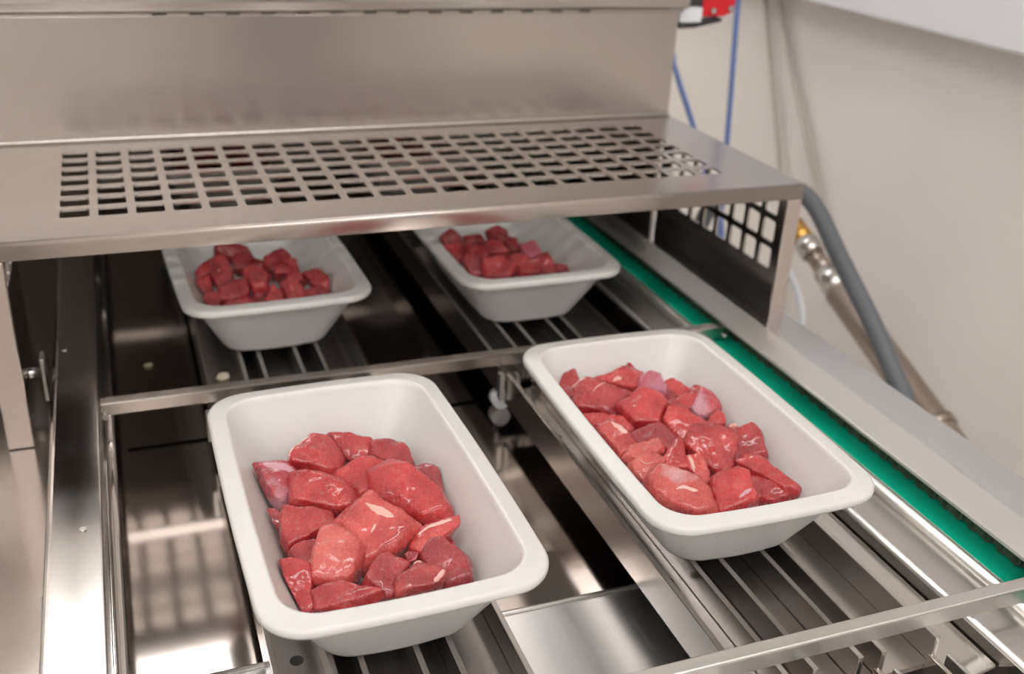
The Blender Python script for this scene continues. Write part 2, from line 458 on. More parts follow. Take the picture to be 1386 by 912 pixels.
# ------------------------------------------------------------------ drive chain on the green strip (right side)
ch = thing('drive_chain', 'oily dark roller chain running on the green strip under the rail edge', 'chain', (1.466, 2.3, -.163))
pit = .0375
link0 = None
def link_mesh(outer):
    m = MB(); h = .013
    off = .0155 if outer else .0105
    for s in (-1, 1):
        pr = []
        for k in range(8):
            a = math.pi / 2 + math.pi * k / 7; pr.append((-pit / 2 + h * math.cos(a), h * math.sin(a)))
        pr2 = [(0, -h * .62)]
        for k in range(8):
            a = -math.pi / 2 + math.pi * k / 7; pr2.append((pit / 2 + h * math.cos(a), h * math.sin(a)))
        prof = pr + pr2 + [(0, h * .62)]
        m.prism(prof, 'x', s * off - .002, s * off + .002)
    for yy in (-pit / 2, pit / 2):
        m.tube([(-.0185, yy, 0), (.0185, yy, 0)], .0062, 8)
    return m
def raw_mesh(mb, name, mat):
    me = bpy.data.meshes.new(name)
    me.from_pydata([(p[0] * S, p[1] * S, p[2] * S) for p in mb.v], [], mb.f)
    bm = bmesh.new(); bm.from_mesh(me); bmesh.ops.recalc_face_normals(bm, faces=bm.faces); bm.to_mesh(me); bm.free()
    me.materials.append(M[mat]); return me
lm = [raw_mesh(link_mesh(False), 'link', 'chain'), raw_mesh(link_mesh(True), 'link', 'chain')]
k = 0; yy = .80
while yy < 4.1:
    o = bpy.data.objects.new('link', lm[k % 2]); col.objects.link(o); o.parent = ch
    o.location = V(1.4755, yy, -.1495) - ch.location
    k += 1; yy += pit

# ------------------------------------------------------------------ pusher bars carried by the chain
def flight(y, label, mat, ztop, h, dep):
    t = thing('pusher_bar', label, 'bar', (XCEN, y, ztop - h), 'pusher bars across the conveyor')
    # folded angle: thin top leaf and front leaf
    m = MB().prism([(y, ztop - h), (y + .006, ztop - h), (y + .006, ztop - .006), (y + dep, ztop - .006), (y + dep, ztop),
                    (y + .003, ztop), (y + .001, ztop - .0012), (y, ztop - .004)], 'x', -.0962, 1.447)
    m.build('bar_body', mat, t, .0022)
    for x in (-.088, 1.428):
        MB().tube([(x, y - .010, ztop - h + .002), (x, y + .002, ztop - h + .002)], .0065, 12).build('bolt', 'bolt', t)
    B(1.425, 1.448, y + .006, y + .022, -.158, ztop - .006).build('chain_lug', 'bar', t)
    return t
flight(2.097, 'stainless pusher bar crossing between the front and rear meat trays', 'bar', -.1155, .031, .028)
flight(1.012, 'pale stainless pusher bar at the near edge in front of the trays', 'bar_matt', -.111, .033, .026)
flight(3.185, 'stainless pusher bar under the perforated guard behind the rear trays', 'bar', -.1155, .031, .028)

# ------------------------------------------------------------------ perforated guard
GX0, GX1, GY0, GY1, GZ = -.285, 1.605, 2.107, 2.83, .252
g = thing('safety_guard', 'perforated stainless steel guard bridging the conveyor', 'guard', (XCEN, 2.45, ZFL))
top = MB(); th = .0045
hx = [-.129 + .0757 * i for i in range(21)]; hy = [2.236 + .0741 * j for j in range(7)]
u0, u1, v0, v1 = perforated(top, lambda a, b, w: (a, b, GZ - w), hx, hy, .0585, .052, th, .006)
R_ = .007
for q in ((GX0, u0, GY0 + R_, GY1), (u1, GX1, GY0 + R_, GY1), (u0, u1, GY0 + R_, v0), (u0, u1, v1, GY1)):
    top.box(*q, GZ - th, GZ)
top.build('perforated_top', 'guard', g, recalc=False)
def bend_prof(y, z, r, t, zb):
    p = [(y + r + .0005, z), (y + r, z)] + [(y + r - r * math.sin(a), z - r + r * math.cos(a)) for a in (.3, .6, .9, 1.2, 1.5708)] + [(y, z - r - .0015), (y, zb + .0012), (y + .0004, zb)]
    p += [(y + t, zb)] + [(y + r - (r - t) * math.sin(a), z - r + (r - t) * math.cos(a)) for a in (1.5708, 1.0, .5, 0)]
    return p
MB().prism(bend_prof(GY0, GZ, R_, th, .2135), 'x', GX0, GX1, True).build('front_lip', 'guard_lip', g)
for s, x in ((-1, GX0), (1, GX1)):
    xa, xb = (x, x + .052) if s < 0 else (x - .043, x)
    pm = MB().box(xa, xb, GY0, GY0 + .008, ZFL + .0005, .2133)
    pm.build('guard_post', 'guard_lip', g, .003)
    sp = MB()
    zz = [-.0105 + .0745 * i for i in range(3)]; sy = [2.193 + .0741 * j for j in range(8)]
    xo = x - .0065 if s > 0 else x
    a0, a1, b0, b1 = perforated(sp, lambda a, b, w: (xo + w, a, b), sy, zz, .056, .058, .0065, .008)
    for q in ((GY0 + .0085, GY1, ZFL + .0005, b0), (GY0 + .0085, GY1, b1, GZ - th - .0005), (GY0 + .0085, a0, b0, b1), (a1, GY1, b0, b1)):
        sp.box(xo, xo + .0065, *q)
    sp.build('side_panel', 'guard', g, recalc=False)
# clamp pin inside the left post
MB().tube([(-.27, 2.30, -.125), (-.212, 2.30, -.125)], .013, 14).build('clamp_pin', 'bolt', g)
B(-.214, -.205, 2.27, 2.315, -.185, -.08).build('clamp_plate', 'bar_matt', g, .002)
MB().tube([(-.2755, 2.13, .20), (-.2755, 2.13, .165)], .008, 10).build('weld_stud', 'bolt', g)

# ------------------------------------------------------------------ machine housing behind the guard
hs_ = thing('machine_housing', 'brushed stainless steel housing of the packing machine behind the guard', 'machine', (XCEN, 3.5, ZFL))
HX0, HX1 = -1.1, 1.602
B(HX0, HX1, 2.831, 2.845, GZ - .02, .568).build('front_panel', 'panel', hs_)
B(HX0, HX1, 2.8175, 2.831, GZ + .0005, GZ + .0105).build('panel_foot_bend', 'guard', hs_, .003)
B(HX0, HX0 + .012, 2.846, 4.4, -.50, .568).build('housing_side', 'panel', hs_)
B(HX1 - .012, HX1, 2.846, 4.4, ZFL + .001, .568).build('housing_side', 'panel', hs_)
B(HX0, HX1, 4.401, 4.413, -.50, .568).build('housing_rear', 'inner', hs_)
B(HX0, -.454, 2.831, 2.845, -.50, GZ - .0205).build('front_panel', 'panel', hs_)
B(HX0 + .012, HX1 - .012, 2.846, 4.4, .30, .312).build('inner_ceiling', 'inner', hs_)
hood = MB().prism([(2.79, .5735), (2.845, .5735), (4.42, .5735), (4.42, .70), (2.79, .70), (2.781, .694), (2.778, .60), (2.781, .58)], 'x', HX0 - .02, HX1 + .006)
hood.build('hood', 'guard', hs_, .004)
B(HX0 - .02, -.37, 2.79, 4.2, .701, 1.12).build('reflection_blocker', 'panel', hs_, .006)  # unseen box added so the left flange reflects something darker
MB().box(HX0 - .01, HX1, 2.802, 2.831, .5625, .5735).build('hood_drip_edge', 'guard', hs_, .003)
for i in range(14):
    x = .115 + i * .0885
    B(x, x + .036, 2.8005, 2.8025, .5665, .5705).build('vent_slot_shade', 'dark', hs_)  # flat dark strips painted as the shade of slots, nothing is cut

# safety switch on the corner of the hood
sw_ = thing('safety_switch', 'red safety switch with silver screws on the upper right corner of the machine', 'switch', (1.66, 2.85, .53))
B(1.608, 1.682, 2.83, 2.88, .528, .572).build('switch_base', 'white_plastic', sw_, .004)
MB().prism([(1.608, .510), (1.66, .512), (1.752, .530), (1.752, .540), (1.66, .526), (1.608, .526)], 'y', 2.83, 2.89).build('switch_plate', 'black', sw_, .002)
MB().prism([(1.684, .544), (1.760, .544), (1.792, .556), (1.80, .64), (1.684, .64)], 'y', 2.835, 2.89).build('switch_body', 'red', sw_, .004)
for (x, z) in ((1.718, .562), (1.777, .568)):
    MB().tube([(x, 2.836, z), (x, 2.826, z)], .0085, 12).build('screw', 'bolt', sw_)
B(1.610, 1.690, 2.84, 2.88, .574, .64).build('switch_arm', 'black', sw_, .003)

# ------------------------------------------------------------------ cables, hose and cylinder beside the machine
def smooth_path(pts, n=8):
    P = [Vector(p) for p in pts]; out = []
    for i in range(len(P) - 1):
        p0, p1, p2, p3 = P[max(i - 1, 0)], P[i], P[i + 1], P[min(i + 2, len(P) - 1)]
        for k in range(n):
            t = k / n
            out.append(0.5 * ((2 * p1) + (p2 - p0) * t + (2 * p0 - 5 * p1 + 4 * p2 - p3) * t * t + (3 * p1 - p0 - 3 * p2 + p3) * t ** 3))
    return out + [P[-1]]
tag(MB().tube(smooth_path([(2.25, 3.56, 5.59), (2.25, 3.558, 3.0), (2.25, 3.555, 1.4), (2.25, 3.55, .8), (2.25, 3.545, .62), (2.25, 3.539, .464), (2.25, 3.515, .248), (2.25, 3.486, -.033), (2.25, 3.46, -.30), (2.2, 3.42, -1.2), (2.1, 3.4, ZF)]), .0105, 10)
    .build('blue_cable', 'blue'), 'straight blue cable hanging right of the machine', 'cable', 'blue cables')
tag(MB().tube(smooth_path([(1.62, 3.85, .46), (1.8, 3.75, .40), (2.0, 3.615, .318), (2.0, 3.53, .257), (2.0, 3.455, .184), (2.0, 3.352, .087), (2.0, 3.2, -.08), (2.0, 3.0, -.5), (2.0, 2.9, ZF)]), .0105, 10)
    .build('blue_cable', 'blue'), 'slanting blue cable emerging from behind the machine corner', 'cable', 'blue cables')
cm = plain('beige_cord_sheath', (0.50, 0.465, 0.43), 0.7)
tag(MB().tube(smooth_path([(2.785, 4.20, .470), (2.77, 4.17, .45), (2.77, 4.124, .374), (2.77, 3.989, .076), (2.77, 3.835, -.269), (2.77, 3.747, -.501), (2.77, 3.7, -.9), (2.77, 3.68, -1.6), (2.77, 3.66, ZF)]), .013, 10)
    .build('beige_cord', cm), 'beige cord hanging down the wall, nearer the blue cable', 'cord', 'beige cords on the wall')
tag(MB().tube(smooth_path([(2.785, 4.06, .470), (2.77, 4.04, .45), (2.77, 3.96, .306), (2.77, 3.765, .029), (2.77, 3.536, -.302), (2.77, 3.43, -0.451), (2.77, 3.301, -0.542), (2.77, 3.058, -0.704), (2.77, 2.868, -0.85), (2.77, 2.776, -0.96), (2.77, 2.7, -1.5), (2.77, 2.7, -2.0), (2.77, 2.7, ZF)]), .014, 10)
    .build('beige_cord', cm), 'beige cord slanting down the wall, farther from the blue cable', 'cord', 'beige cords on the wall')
tag(MB().tube(smooth_path([(1.80, 2.95, -.45), (1.80, 2.86, -.1), (1.84, 2.72, .06), (1.90, 2.60, .08), (1.95, 2.509, .047), (1.95, 2.327, -.075), (1.95, 2.156, -.19), (1.95, 2.02, -.298), (1.95, 1.954, -.38), (1.95, 1.9, -.7), (1.95, 1.9, -1.4), (1.95, 1.9, ZF)]), .027, 16)
    .build('hose', 'hose'), 'grey rubber hose sloping down beside the conveyor', 'hose')
cy = thing('air_cylinder', 'slanting steel cylinder with brass fitting behind the grey hose', 'cylinder', (2.3, 2.1, -.9))
cyp = [(2.3, 2.73, -0.373), (2.3, 2.39, -0.508), (2.3, 2.18, -0.591), (2.3, 2.082, -0.63)]
MB().tube(cyp, .052, 24).build('cylinder_barrel', 'cyl', cy)
MB().tube([(2.3, 2.819, -0.333), (2.3, 2.73, -0.373)], .046, 20).build('end_cap', 'bolt', cy)
MB().tube([(2.3, 2.9, -0.299), (2.3, 2.819, -0.333)], .034, 20).build('collar', 'cyl', cy)
MB().tube([(2.3, 2.962, -0.271), (2.3, 2.9, -0.299)], .044, 6).build('collar_nut', 'bolt', cy)
MB().tube([(2.3, 3.042, -0.237), (2.3, 2.962, -0.271)], .038, 16).build('brass_fitting', 'brass', cy)
MB().tube([(2.3, 2.18, -0.591), (2.3, 2.151, -0.603)], .062, 20).build('end_band', 'cyl', cy)
MB().tube([(2.3, 2.082, -0.63), (2.3, 1.8, -.70)], .02, 14).build('piston_rod', 'bolt', cy)
MB().tube([(2.3, 1.8, -.70), (2.3, 1.78, -1.2), (2.3, 1.78, ZF)], .05, 14).build('stand_leg', 'cyl', cy)
tag(MB().tube(smooth_path([(2.0, 2.64, -0.226), (2.0, 2.59, -0.258), (2.0, 2.555, -0.295), (2.0, 2.521, -0.371), (2.0, 2.5, -.6), (2.0, 2.5, -1.2), (2.0, 2.5, ZF)]), .012, 10)
    .build('white_tube', 'white_plastic'), 'thin white tube behind the right guard post', 'tube')

# ------------------------------------------------------------------ conveyor legs so the frame stands on the floor
for x in (-.40, 1.715):
    for y in (.75, 4.0):
        B(x - .045, x + .045, y - .045, y + .045, ZF, ZFL - .141).build('frame_leg', 'rail', fr)

# ------------------------------------------------------------------ foam trays
TW, TL, TD = .450, .716, .16
def rrect(a, b, r, z, n=9, bow=.004):
    pts = []
    for cx, cy, a0 in ((a - r, b - r, 0), (-(a - r), b - r, 90), (-(a - r), -(b - r), 180), (a - r, -(b - r), 270)):
        for k in range(n):
            t = math.radians(a0 + 90 * k / (n - 1)); pts.append([cx + r * math.cos(t), cy + r * math.sin(t), z])
        # intermediate points along the following straight side
        nxt = {0: (-(a - r), b), 90: (-a, -(b - r)), 180: (a - r, -b), 270: (a, b - r)}[a0]
        p0 = pts[-1]
        for k in range(1, 6):
            u = k / 6; q = [p0[0] + (nxt[0] - p0[0]) * u, p0[1] + (nxt[1] - p0[1]) * u, z]
            bo = bow * 4 * u * (1 - u)
            if a0 == 0: q[1] += bo
            elif a0 == 90: q[0] -= bo
            elif a0 == 180: q[1] -= bo
            else: q[0] += bo
            pts.append(q)
    return pts
# (inset, z, corner radius) from the outside bottom centre over the rim to the inside floor
TRAY_SEC = [(.125, -.1598, .045), (.108, -.1592, .055), (.098, -.155, .062), (.0925, -.147, .066), (.036, -.034, .068), (.030, -.025, .069),
            (.022, -.0185, .070), (.006, -.018, .074), (.0015, -.0165, .076), (0, -.012, .077), (0, -.006, .077), (.002, -.0018, .076), (.006, 0, .074),
            (.025, 0, .068), (.0285, .0014, .066), (.0315, .0012, .065), (.0345, -.0015, .063), (.037, -.008, .062), (.041, -.017, .060), (.094, -.122, .054), (.100, -.133, .050), (.110, -.141, .046), (.124, -.1445, .04)]
def tray_mesh():
    m = MB(); secs = TRAY_SEC; rings = []
    for ins, z, r in secs: rings.append(rrect(TW / 2 - ins, TL / 2 - ins, r, z))
    n = len(rings[0])
    vs = [p for ring in rings for p in ring]
    fs = [(i * n + k, i * n + (k + 1) % n, (i + 1) * n + (k + 1) % n, (i + 1) * n + k) for i in range(len(rings) - 1) for k in range(n)]
    m.add(vs, fs, True)
    cb = len(m.v); m.v.append((0, 0, -.1598)); m.v.append((0, 0, -.1455))
    for k in range(n):
        m.f.append(((k + 1) % n, k, cb)); m.smooth.append(True)
        m.f.append(((len(rings) - 1) * n + k, (len(rings) - 1) * n + (k + 1) % n, cb + 1)); m.smooth.append(True)
    me = raw_mesh(m, 'foam_tray', 'foam'); me.polygons.foreach_set('use_smooth', [True] * len(me.polygons))
    return me
tray_me = tray_mesh()
TRAYS = {
    'FL': (.3300, 1.5000, .8), 'FR': (.9820, 1.5500, -.6), 'BL': (.3100, 2.612, 2.2), 'BR': (.9870, 2.608, .6),
    'TL': (.325, 3.70, .5), 'TR': (.985, 3.70, -.5),
}
TLAB = {
    'FL': 'front left white foam tray of diced beef, nearest the viewer on the left lane',
    'FR': 'front right white foam tray of diced beef beside the green strip',
    'BL': 'rear left white foam tray half under the perforated guard',
    'BR': 'rear right white foam tray half under the guard beside the green strip',
    'TL': 'left white foam tray glimpsed through the guard holes inside the machine',
    'TR': 'right white foam tray glimpsed through the guard holes inside the machine',
}
for k, (x, y, a) in TRAYS.items():
    o = bpy.data.objects.new('foam_tray', tray_me); col.objects.link(o)
    o.location = V(x, y, 0); o.rotation_euler.z = math.radians(a)
    tag(o, TLAB[k], 'tray', 'white foam meat trays on the conveyor')

def wall_inset(z):
    """inner wall inset of a tray at height z"""
    if z > -.006: return .036
    return np.interp(-z, [.006, .017, .122, .133, .141, .16], [.036, .042, .094, .100, .110, .124])

# ------------------------------------------------------------------ diced beef
CHUNKS = {
 'FL': [
  ('roll of lean beef at the back of the heap in the front left tray','m',[(318,1748,-60),(362,1742,-58),(400,1716,-67),(392,1683,-83),(352,1682,-88),(328,1712,-76)]),
  ('rounded beef end at the back right corner of the front left heap','m',[(394,1699,-56),(434,1687,-57),(460,1651,-70),(460,1620,-85),(439,1622,-86),(402,1650,-77),(384,1667,-72)]),
  ('curled beef chunk with pale edge at back left of the front left heap','m',[(232,1680,-65),(249,1701,-54),(284,1723,-41),(313,1717,-41),(324,1688,-54),(332,1667,-63),(322,1642,-76),(304,1637,-79),(269,1652,-75),(234,1664,-72)]),
  ('beef chunk with glossy lilac silverskin against the left wall of the front left tray','s',[(165,1659,-44),(194,1660,-42),(226,1649,-45),(243,1627,-54),(231,1609,-63),(222,1572,-81),(200,1564,-86),(185,1576,-81)]),
  ('broad beef chunk right of the silverskin piece in the front left tray','m',[(226,1597,-40),(260,1595,-38),(286,1584,-40),(313,1558,-50),(332,1525,-64),(319,1513,-70),(282,1507,-76),(246,1528,-69),(216,1543,-65)]),
  ('small folded beef chunk in the middle back of the front left heap','m',[(301,1598,-53),(342,1611,-43),(372,1613,-39),(391,1598,-44),(365,1585,-53),(362,1547,-70),(336,1541,-75),(316,1573,-63)]),
  ('large smooth beef chunk with wet highlights on the right of the front left heap','m',[(358,1564,-36),(404,1573,-26),(423,1564,-28),(426,1542,-37),(460,1514,-45),(477,1487,-55),(477,1452,-71),(468,1442,-76),(427,1445,-80),(392,1479,-69),(361,1516,-57),(355,1531,-51)]),
  ('narrow upright beef piece at the right wall of the front left tray','d',[(447,1589,-63),(477,1594,-56),(485,1582,-61),(502,1568,-65),(505,1546,-74),(491,1496,-98),(481,1526,-86),(468,1557,-74),(451,1572,-70)]),
  ('square beef chunk with a straight top edge at left of the front left heap','m',[(196,1510,-39),(226,1498,-43),(269,1482,-47),(267,1456,-59),(250,1446,-64),(218,1437,-70),(189,1426,-77),(184,1456,-64),(190,1491,-48)]),
  ('small dark beef scrap wedged at the left wall of the front left tray','d',[(174,1534,-65),(189,1537,-63),(199,1524,-68),(190,1488,-84),(183,1494,-82),(174,1519,-71)]),
  ('biggest beef cube with white fat star at the centre of the front left heap','f',[(264,1427,-38),(296,1443,-28),(337,1466,-14),(364,1434,-25),(405,1388,-41),(392,1376,-48),(349,1359,-59),(300,1345,-70),(299,1387,-52),(267,1416,-43)]),
  ('small bright beef chunk under the square one in the front left tray','m',[(187,1410,-65),(216,1424,-58),(244,1418,-59),(233,1388,-72),(215,1380,-77),(192,1396,-71)]),
  ('pale pink slanting beef chunk at the front of the front left heap','p',[(243,1404,-25),(265,1401,-25),(293,1375,-33),(298,1356,-41),(289,1331,-52),(266,1309,-63),(242,1312,-64),(208,1322,-62),(200,1335,-57),(224,1356,-47)]),
  ('tapered beef wedge in the near left corner of the front left tray','m',[(166,1366,-45),(181,1366,-44),(213,1346,-50),(208,1328,-58),(207,1280,-78),(189,1278,-80),(173,1285,-78),(169,1319,-64)]),
  ('flat beef chunk behind the near rim of the front left tray','m',[(209,1300,-59),(237,1304,-55),(270,1294,-57),(306,1263,-66),(289,1254,-71),(247,1257,-73),(208,1267,-72)]),
  ('brownish beef chunk in the front middle of the front left heap','d',[(283,1295,-61),(300,1315,-51),(330,1331,-42),(350,1321,-44),(364,1307,-49),(336,1290,-58),(331,1265,-69),(310,1265,-71),(296,1281,-66)]),
  ('pale trimmed beef chunk with white fat corner near the front rim of the left tray','f',[(334,1282,-53),(373,1298,-42),(397,1287,-43),(412,1267,-50),(401,1250,-57),(360,1250,-62),(331,1255,-64)]),
  ('beef strip with a cream fat band at the right of the front left heap','f',[(378,1361,-59),(397,1381,-48),(418,1387,-43),(462,1386,-38),(461,1370,-45),(438,1359,-52),(409,1353,-58),(392,1334,-69),(379,1350,-64)]),
  ('dark beef chunk in the near right of the front left heap','d',[(389,1326,-61),(408,1352,-48),(427,1350,-46),(442,1334,-51),(458,1308,-59),(455,1268,-76),(412,1274,-80),(413,1295,-71),(402,1316,-64)]),
  ('thin red beef trimming beside the fat banded strip in front left tray','m',[(437,1375,-71),(456,1379,-66),(459,1368,-70),(451,1354,-77),(439,1362,-76)]),
  ('small red beef trimming beside the big fat starred cube','m',[(360,1343,-61),(372,1346,-58),(385,1338,-60),(378,1328,-65),(364,1330,-66)]),
 ],
 'FR': [
  ('upright beef piece in the far left corner of the front right tray','m',[(832,1825,-65),(862,1849,-47),(883,1847,-43),(877,1826,-55),(882,1809,-61),(862,1795,-72),(846,1784,-81),(833,1810,-72)]),
  ('broad grainy beef slab at the far left of the front right heap','m',[(830,1742,-56),(843,1763,-44),(878,1771,-32),(910,1749,-34),(953,1711,-42),(920,1697,-56),(903,1679,-68),(869,1695,-68),(836,1712,-68),(826,1731,-62)]),
  ('beef chunk at the far end of the front right heap','m',[(915,1833,-67),(951,1833,-59),(997,1831,-48),(1031,1806,-51),(1017,1786,-64),(1011,1767,-74),(986,1770,-79),(959,1798,-72),(939,1811,-71)]),
  ('pointed sliver of beef standing up at the far end of front right heap','m',[(1016,1889,-45),(1022,1871,-52),(1030,1847,-61),(1015,1844,-66),(1007,1856,-62)]),
  ('small lilac silverskin covered chunk at the far side of the front right heap','l',[(1004,1773,-43),(1030,1775,-35),(1048,1760,-37),(1050,1728,-51),(1035,1716,-60),(1012,1733,-59),(995,1746,-57)]),
  ('rounded beef piece right of the lilac chunk in the front right tray','m',[(1062,1767,-61),(1086,1766,-55),(1106,1731,-65),(1094,1717,-74),(1072,1724,-77),(1064,1748,-69)]),
  ('crisp edged beef cube near the far middle of the front right heap','m',[(905,1672,-42),(937,1683,-29),(960,1686,-22),(991,1663,-24),(996,1637,-35),(965,1598,-60),(917,1617,-63),(915,1638,-55),(903,1662,-47)]),
  ('dark beef filling below the lilac chunk in the front right tray','d',[(1043,1739,-72),(1061,1743,-66),(1071,1720,-73),(1050,1706,-85),(1036,1707,-88)]),
  ('beef chunk left of the purple membrane piece in the front right tray','m',[(1028,1681,-62),(1062,1688,-50),(1095,1679,-45),(1086,1655,-58),(1064,1643,-69),(1040,1660,-69)]),
  ('beef chunk with purple membrane on the right of the front right heap','s',[(1061,1641,-68),(1090,1660,-52),(1106,1683,-37),(1123,1660,-42),(1122,1625,-57),(1094,1618,-68),(1067,1622,-74)]),
  ('small beef tip above the purple membrane piece','m',[(1098,1719,-63),(1116,1727,-54),(1128,1714,-56),(1112,1693,-70),(1105,1703,-67)]),
  ('curved beef chunk in the centre of the front right heap','m',[(973,1605,-51),(992,1621,-39),(1016,1616,-35),(1029,1587,-44),(1054,1563,-47),(1043,1551,-55),(1014,1563,-57),(998,1549,-68),(982,1561,-67),(970,1592,-57)]),
  ('wet beef chunk below the purple membrane piece in the front right tray','m',[(1071,1595,-67),(1104,1612,-51),(1113,1595,-55),(1103,1575,-66),(1086,1566,-75),(1066,1580,-75)]),
  ('large marbled beef cube right of centre in the front right heap','m',[(961,1494,-44),(984,1520,-27),(1018,1511,-22),(1065,1481,-21),(1053,1454,-35),(1017,1416,-61),(989,1427,-64),(973,1462,-54),(959,1486,-48)]),
  ('beef chunk against the right wall of the front right tray','m',[(1080,1508,-45),(1117,1508,-34),(1130,1475,-43),(1120,1442,-59),(1084,1454,-65),(1056,1449,-75),(1044,1449,-78)]),
  ('pale pink fatty scrap behind the large marbled cube','p',[(1096,1577,-73),(1122,1575,-66),(1132,1561,-69),(1121,1555,-75),(1094,1568,-77)]),
  ('bent finger of beef at the right wall of the front right tray','m',[(1032,1414,-48),(1059,1421,-37),(1080,1406,-37),(1092,1359,-51),(1110,1329,-57),(1100,1316,-65),(1082,1329,-66),(1063,1359,-60),(1050,1383,-55)]),
  ('small beef chunk in the near right corner of the front right tray','m',[(1062,1360,-63),(1080,1352,-61),(1100,1318,-68),(1060,1318,-79),(1044,1324,-82),(1035,1341,-78)]),
  ('shadowed beef piece under the bent finger of beef','d',[(1041,1407,-59),(1061,1390,-60),(1073,1363,-67),(1052,1332,-85),(1037,1339,-87),(1036,1375,-73)]),
  ('beef cube with a ridge at the near rim of the front right tray','m',[(938,1351,-57),(956,1377,-42),(1003,1374,-30),(1017,1358,-32),(1010,1302,-55),(967,1306,-66),(930,1310,-74)]),
  ('large smooth beef chunk with pale shine in the near left of front right tray','q',[(830,1395,-43),(863,1420,-25),(883,1395,-30),(916,1373,-31),(925,1343,-40),(918,1298,-60),(887,1307,-64),(844,1346,-59),(835,1372,-52)]),
  ('narrow beef chunk with a pale stripe in the front right tray','f',[(948,1459,-41),(965,1450,-40),(976,1410,-53),(957,1384,-68),(948,1383,-71),(943,1415,-59),(939,1434,-53)]),
  ('thin beef flap in the near middle of the front right heap','m',[(894,1472,-64),(930,1479,-51),(946,1503,-37),(958,1503,-34),(954,1473,-48),(944,1432,-67),(914,1444,-69)]),
  ('dull brownish beef chunk left of centre in the front right heap','d',[(886,1579,-59),(919,1589,-47),(955,1575,-44),(971,1540,-54),(943,1510,-74),(934,1527,-69),(935,1550,-59),(897,1560,-65)]),
  ('folded orange red beef strip at left of the front right heap','p',[(841,1517,-68),(862,1535,-56),(924,1533,-41),(929,1512,-49),(918,1500,-57),(897,1511,-57),(856,1502,-71)]),
  ('pale veined beef chunk at the left wall of the front right tray','p',[(842,1485,-62),(889,1496,-46),(910,1470,-52),(872,1459,-65),(858,1440,-77),(842,1466,-70)]),
  ('flat beef strip under the broad grainy slab in the front right tray','m',[(829,1688,-62),(876,1672,-58),(911,1649,-60),(917,1627,-68),(905,1617,-75),(887,1646,-67),(853,1649,-73),(840,1655,-73)]),
  ('beef chunk with a cream fat lump at the left wall of front right tray','f',[(820,1603,-44),(853,1610,-33),(876,1573,-44),(880,1544,-55),(858,1530,-66),(843,1529,-70),(831,1566,-57)]),
 ],
 'BL': [
  ('beef cube at the far left of the heap in the rear left tray','m',[(149,2662,-61),(180,2680,-50),(203,2689,-44),(201,2647,-68),(170,2641,-72),(153,2634,-77)]),
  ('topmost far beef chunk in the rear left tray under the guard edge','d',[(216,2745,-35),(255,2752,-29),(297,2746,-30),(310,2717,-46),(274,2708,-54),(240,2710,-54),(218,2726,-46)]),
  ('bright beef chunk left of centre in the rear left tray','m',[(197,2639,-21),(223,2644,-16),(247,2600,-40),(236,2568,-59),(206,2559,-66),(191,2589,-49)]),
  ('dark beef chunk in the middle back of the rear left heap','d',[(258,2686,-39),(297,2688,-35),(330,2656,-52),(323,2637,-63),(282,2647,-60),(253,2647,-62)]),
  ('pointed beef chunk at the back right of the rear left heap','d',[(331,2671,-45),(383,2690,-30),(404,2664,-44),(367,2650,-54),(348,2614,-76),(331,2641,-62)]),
  ('hollow curled beef chunk right of centre in the rear left tray','m',[(346,2600,-47),(379,2616,-35),(409,2616,-32),(416,2588,-48),(379,2575,-58),(350,2571,-63)]),
  ('large glossy beef cube at the centre of the rear left heap','m',[(266,2543,-21),(304,2548,-16),(331,2515,-33),(313,2476,-56),(280,2477,-57),(265,2511,-39)]),
  ('wet beef chunk at the left wall of the rear left tray','m',[(148,2572,-56),(187,2590,-44),(186,2550,-67),(156,2538,-75),(147,2553,-67)]),
  ('beef chunk in the near left corner of the rear left tray','m',[(146,2473,-60),(173,2490,-49),(198,2473,-58),(195,2446,-73),(148,2453,-71)]),
  ('beef chunk with wet streaks at the near left of the rear left heap','m',[(199,2493,-46),(230,2512,-34),(269,2500,-38),(270,2459,-61),(229,2452,-67),(198,2460,-64)]),
  ('flat beef piece behind the near rim of the rear left tray','m',[(200,2442,-69),(237,2455,-60),(272,2450,-61),(271,2432,-71),(234,2432,-73)]),
  ('sparkling wet triangular beef chunk at the near rim of the rear left tray','m',[(294,2421,-58),(326,2463,-33),(347,2436,-46),(342,2410,-61),(317,2410,-62)]),
  ('rounded beef chunk at the near right of the rear left heap','m',[(347,2476,-42),(382,2485,-34),(404,2452,-50),(399,2424,-66),(355,2428,-68)]),
  ('shiny beef chunk at the right wall of the rear left tray','m',[(414,2535,-41),(449,2539,-35),(477,2509,-50),(467,2473,-71),(431,2493,-63)]),
  ('beef chunk in the near right corner of the rear left tray','d',[(405,2467,-66),(437,2480,-56),(467,2464,-62),(460,2443,-74),(406,2447,-77)]),
  ('small beef chunk between the curled piece and right wall in rear left tray','m',[(369,2541,-48),(408,2544,-42),(419,2509,-61),(391,2522,-56)]),
  ('beef piece filling the front middle of the rear left heap','d',[(277,2485,-59),(309,2488,-55),(302,2451,-76),(271,2452,-78)]),
 ],
 'BR': [
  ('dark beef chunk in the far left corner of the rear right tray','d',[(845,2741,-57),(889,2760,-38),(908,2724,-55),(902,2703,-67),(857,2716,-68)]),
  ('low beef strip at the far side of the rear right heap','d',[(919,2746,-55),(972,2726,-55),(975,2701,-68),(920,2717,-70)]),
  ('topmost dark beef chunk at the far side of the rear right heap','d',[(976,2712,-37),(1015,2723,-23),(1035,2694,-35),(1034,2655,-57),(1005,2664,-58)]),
  ('dark beef chunk right of the topmost one in the rear right tray','d',[(1019,2679,-43),(1057,2661,-45),(1055,2623,-66),(1020,2623,-73)]),
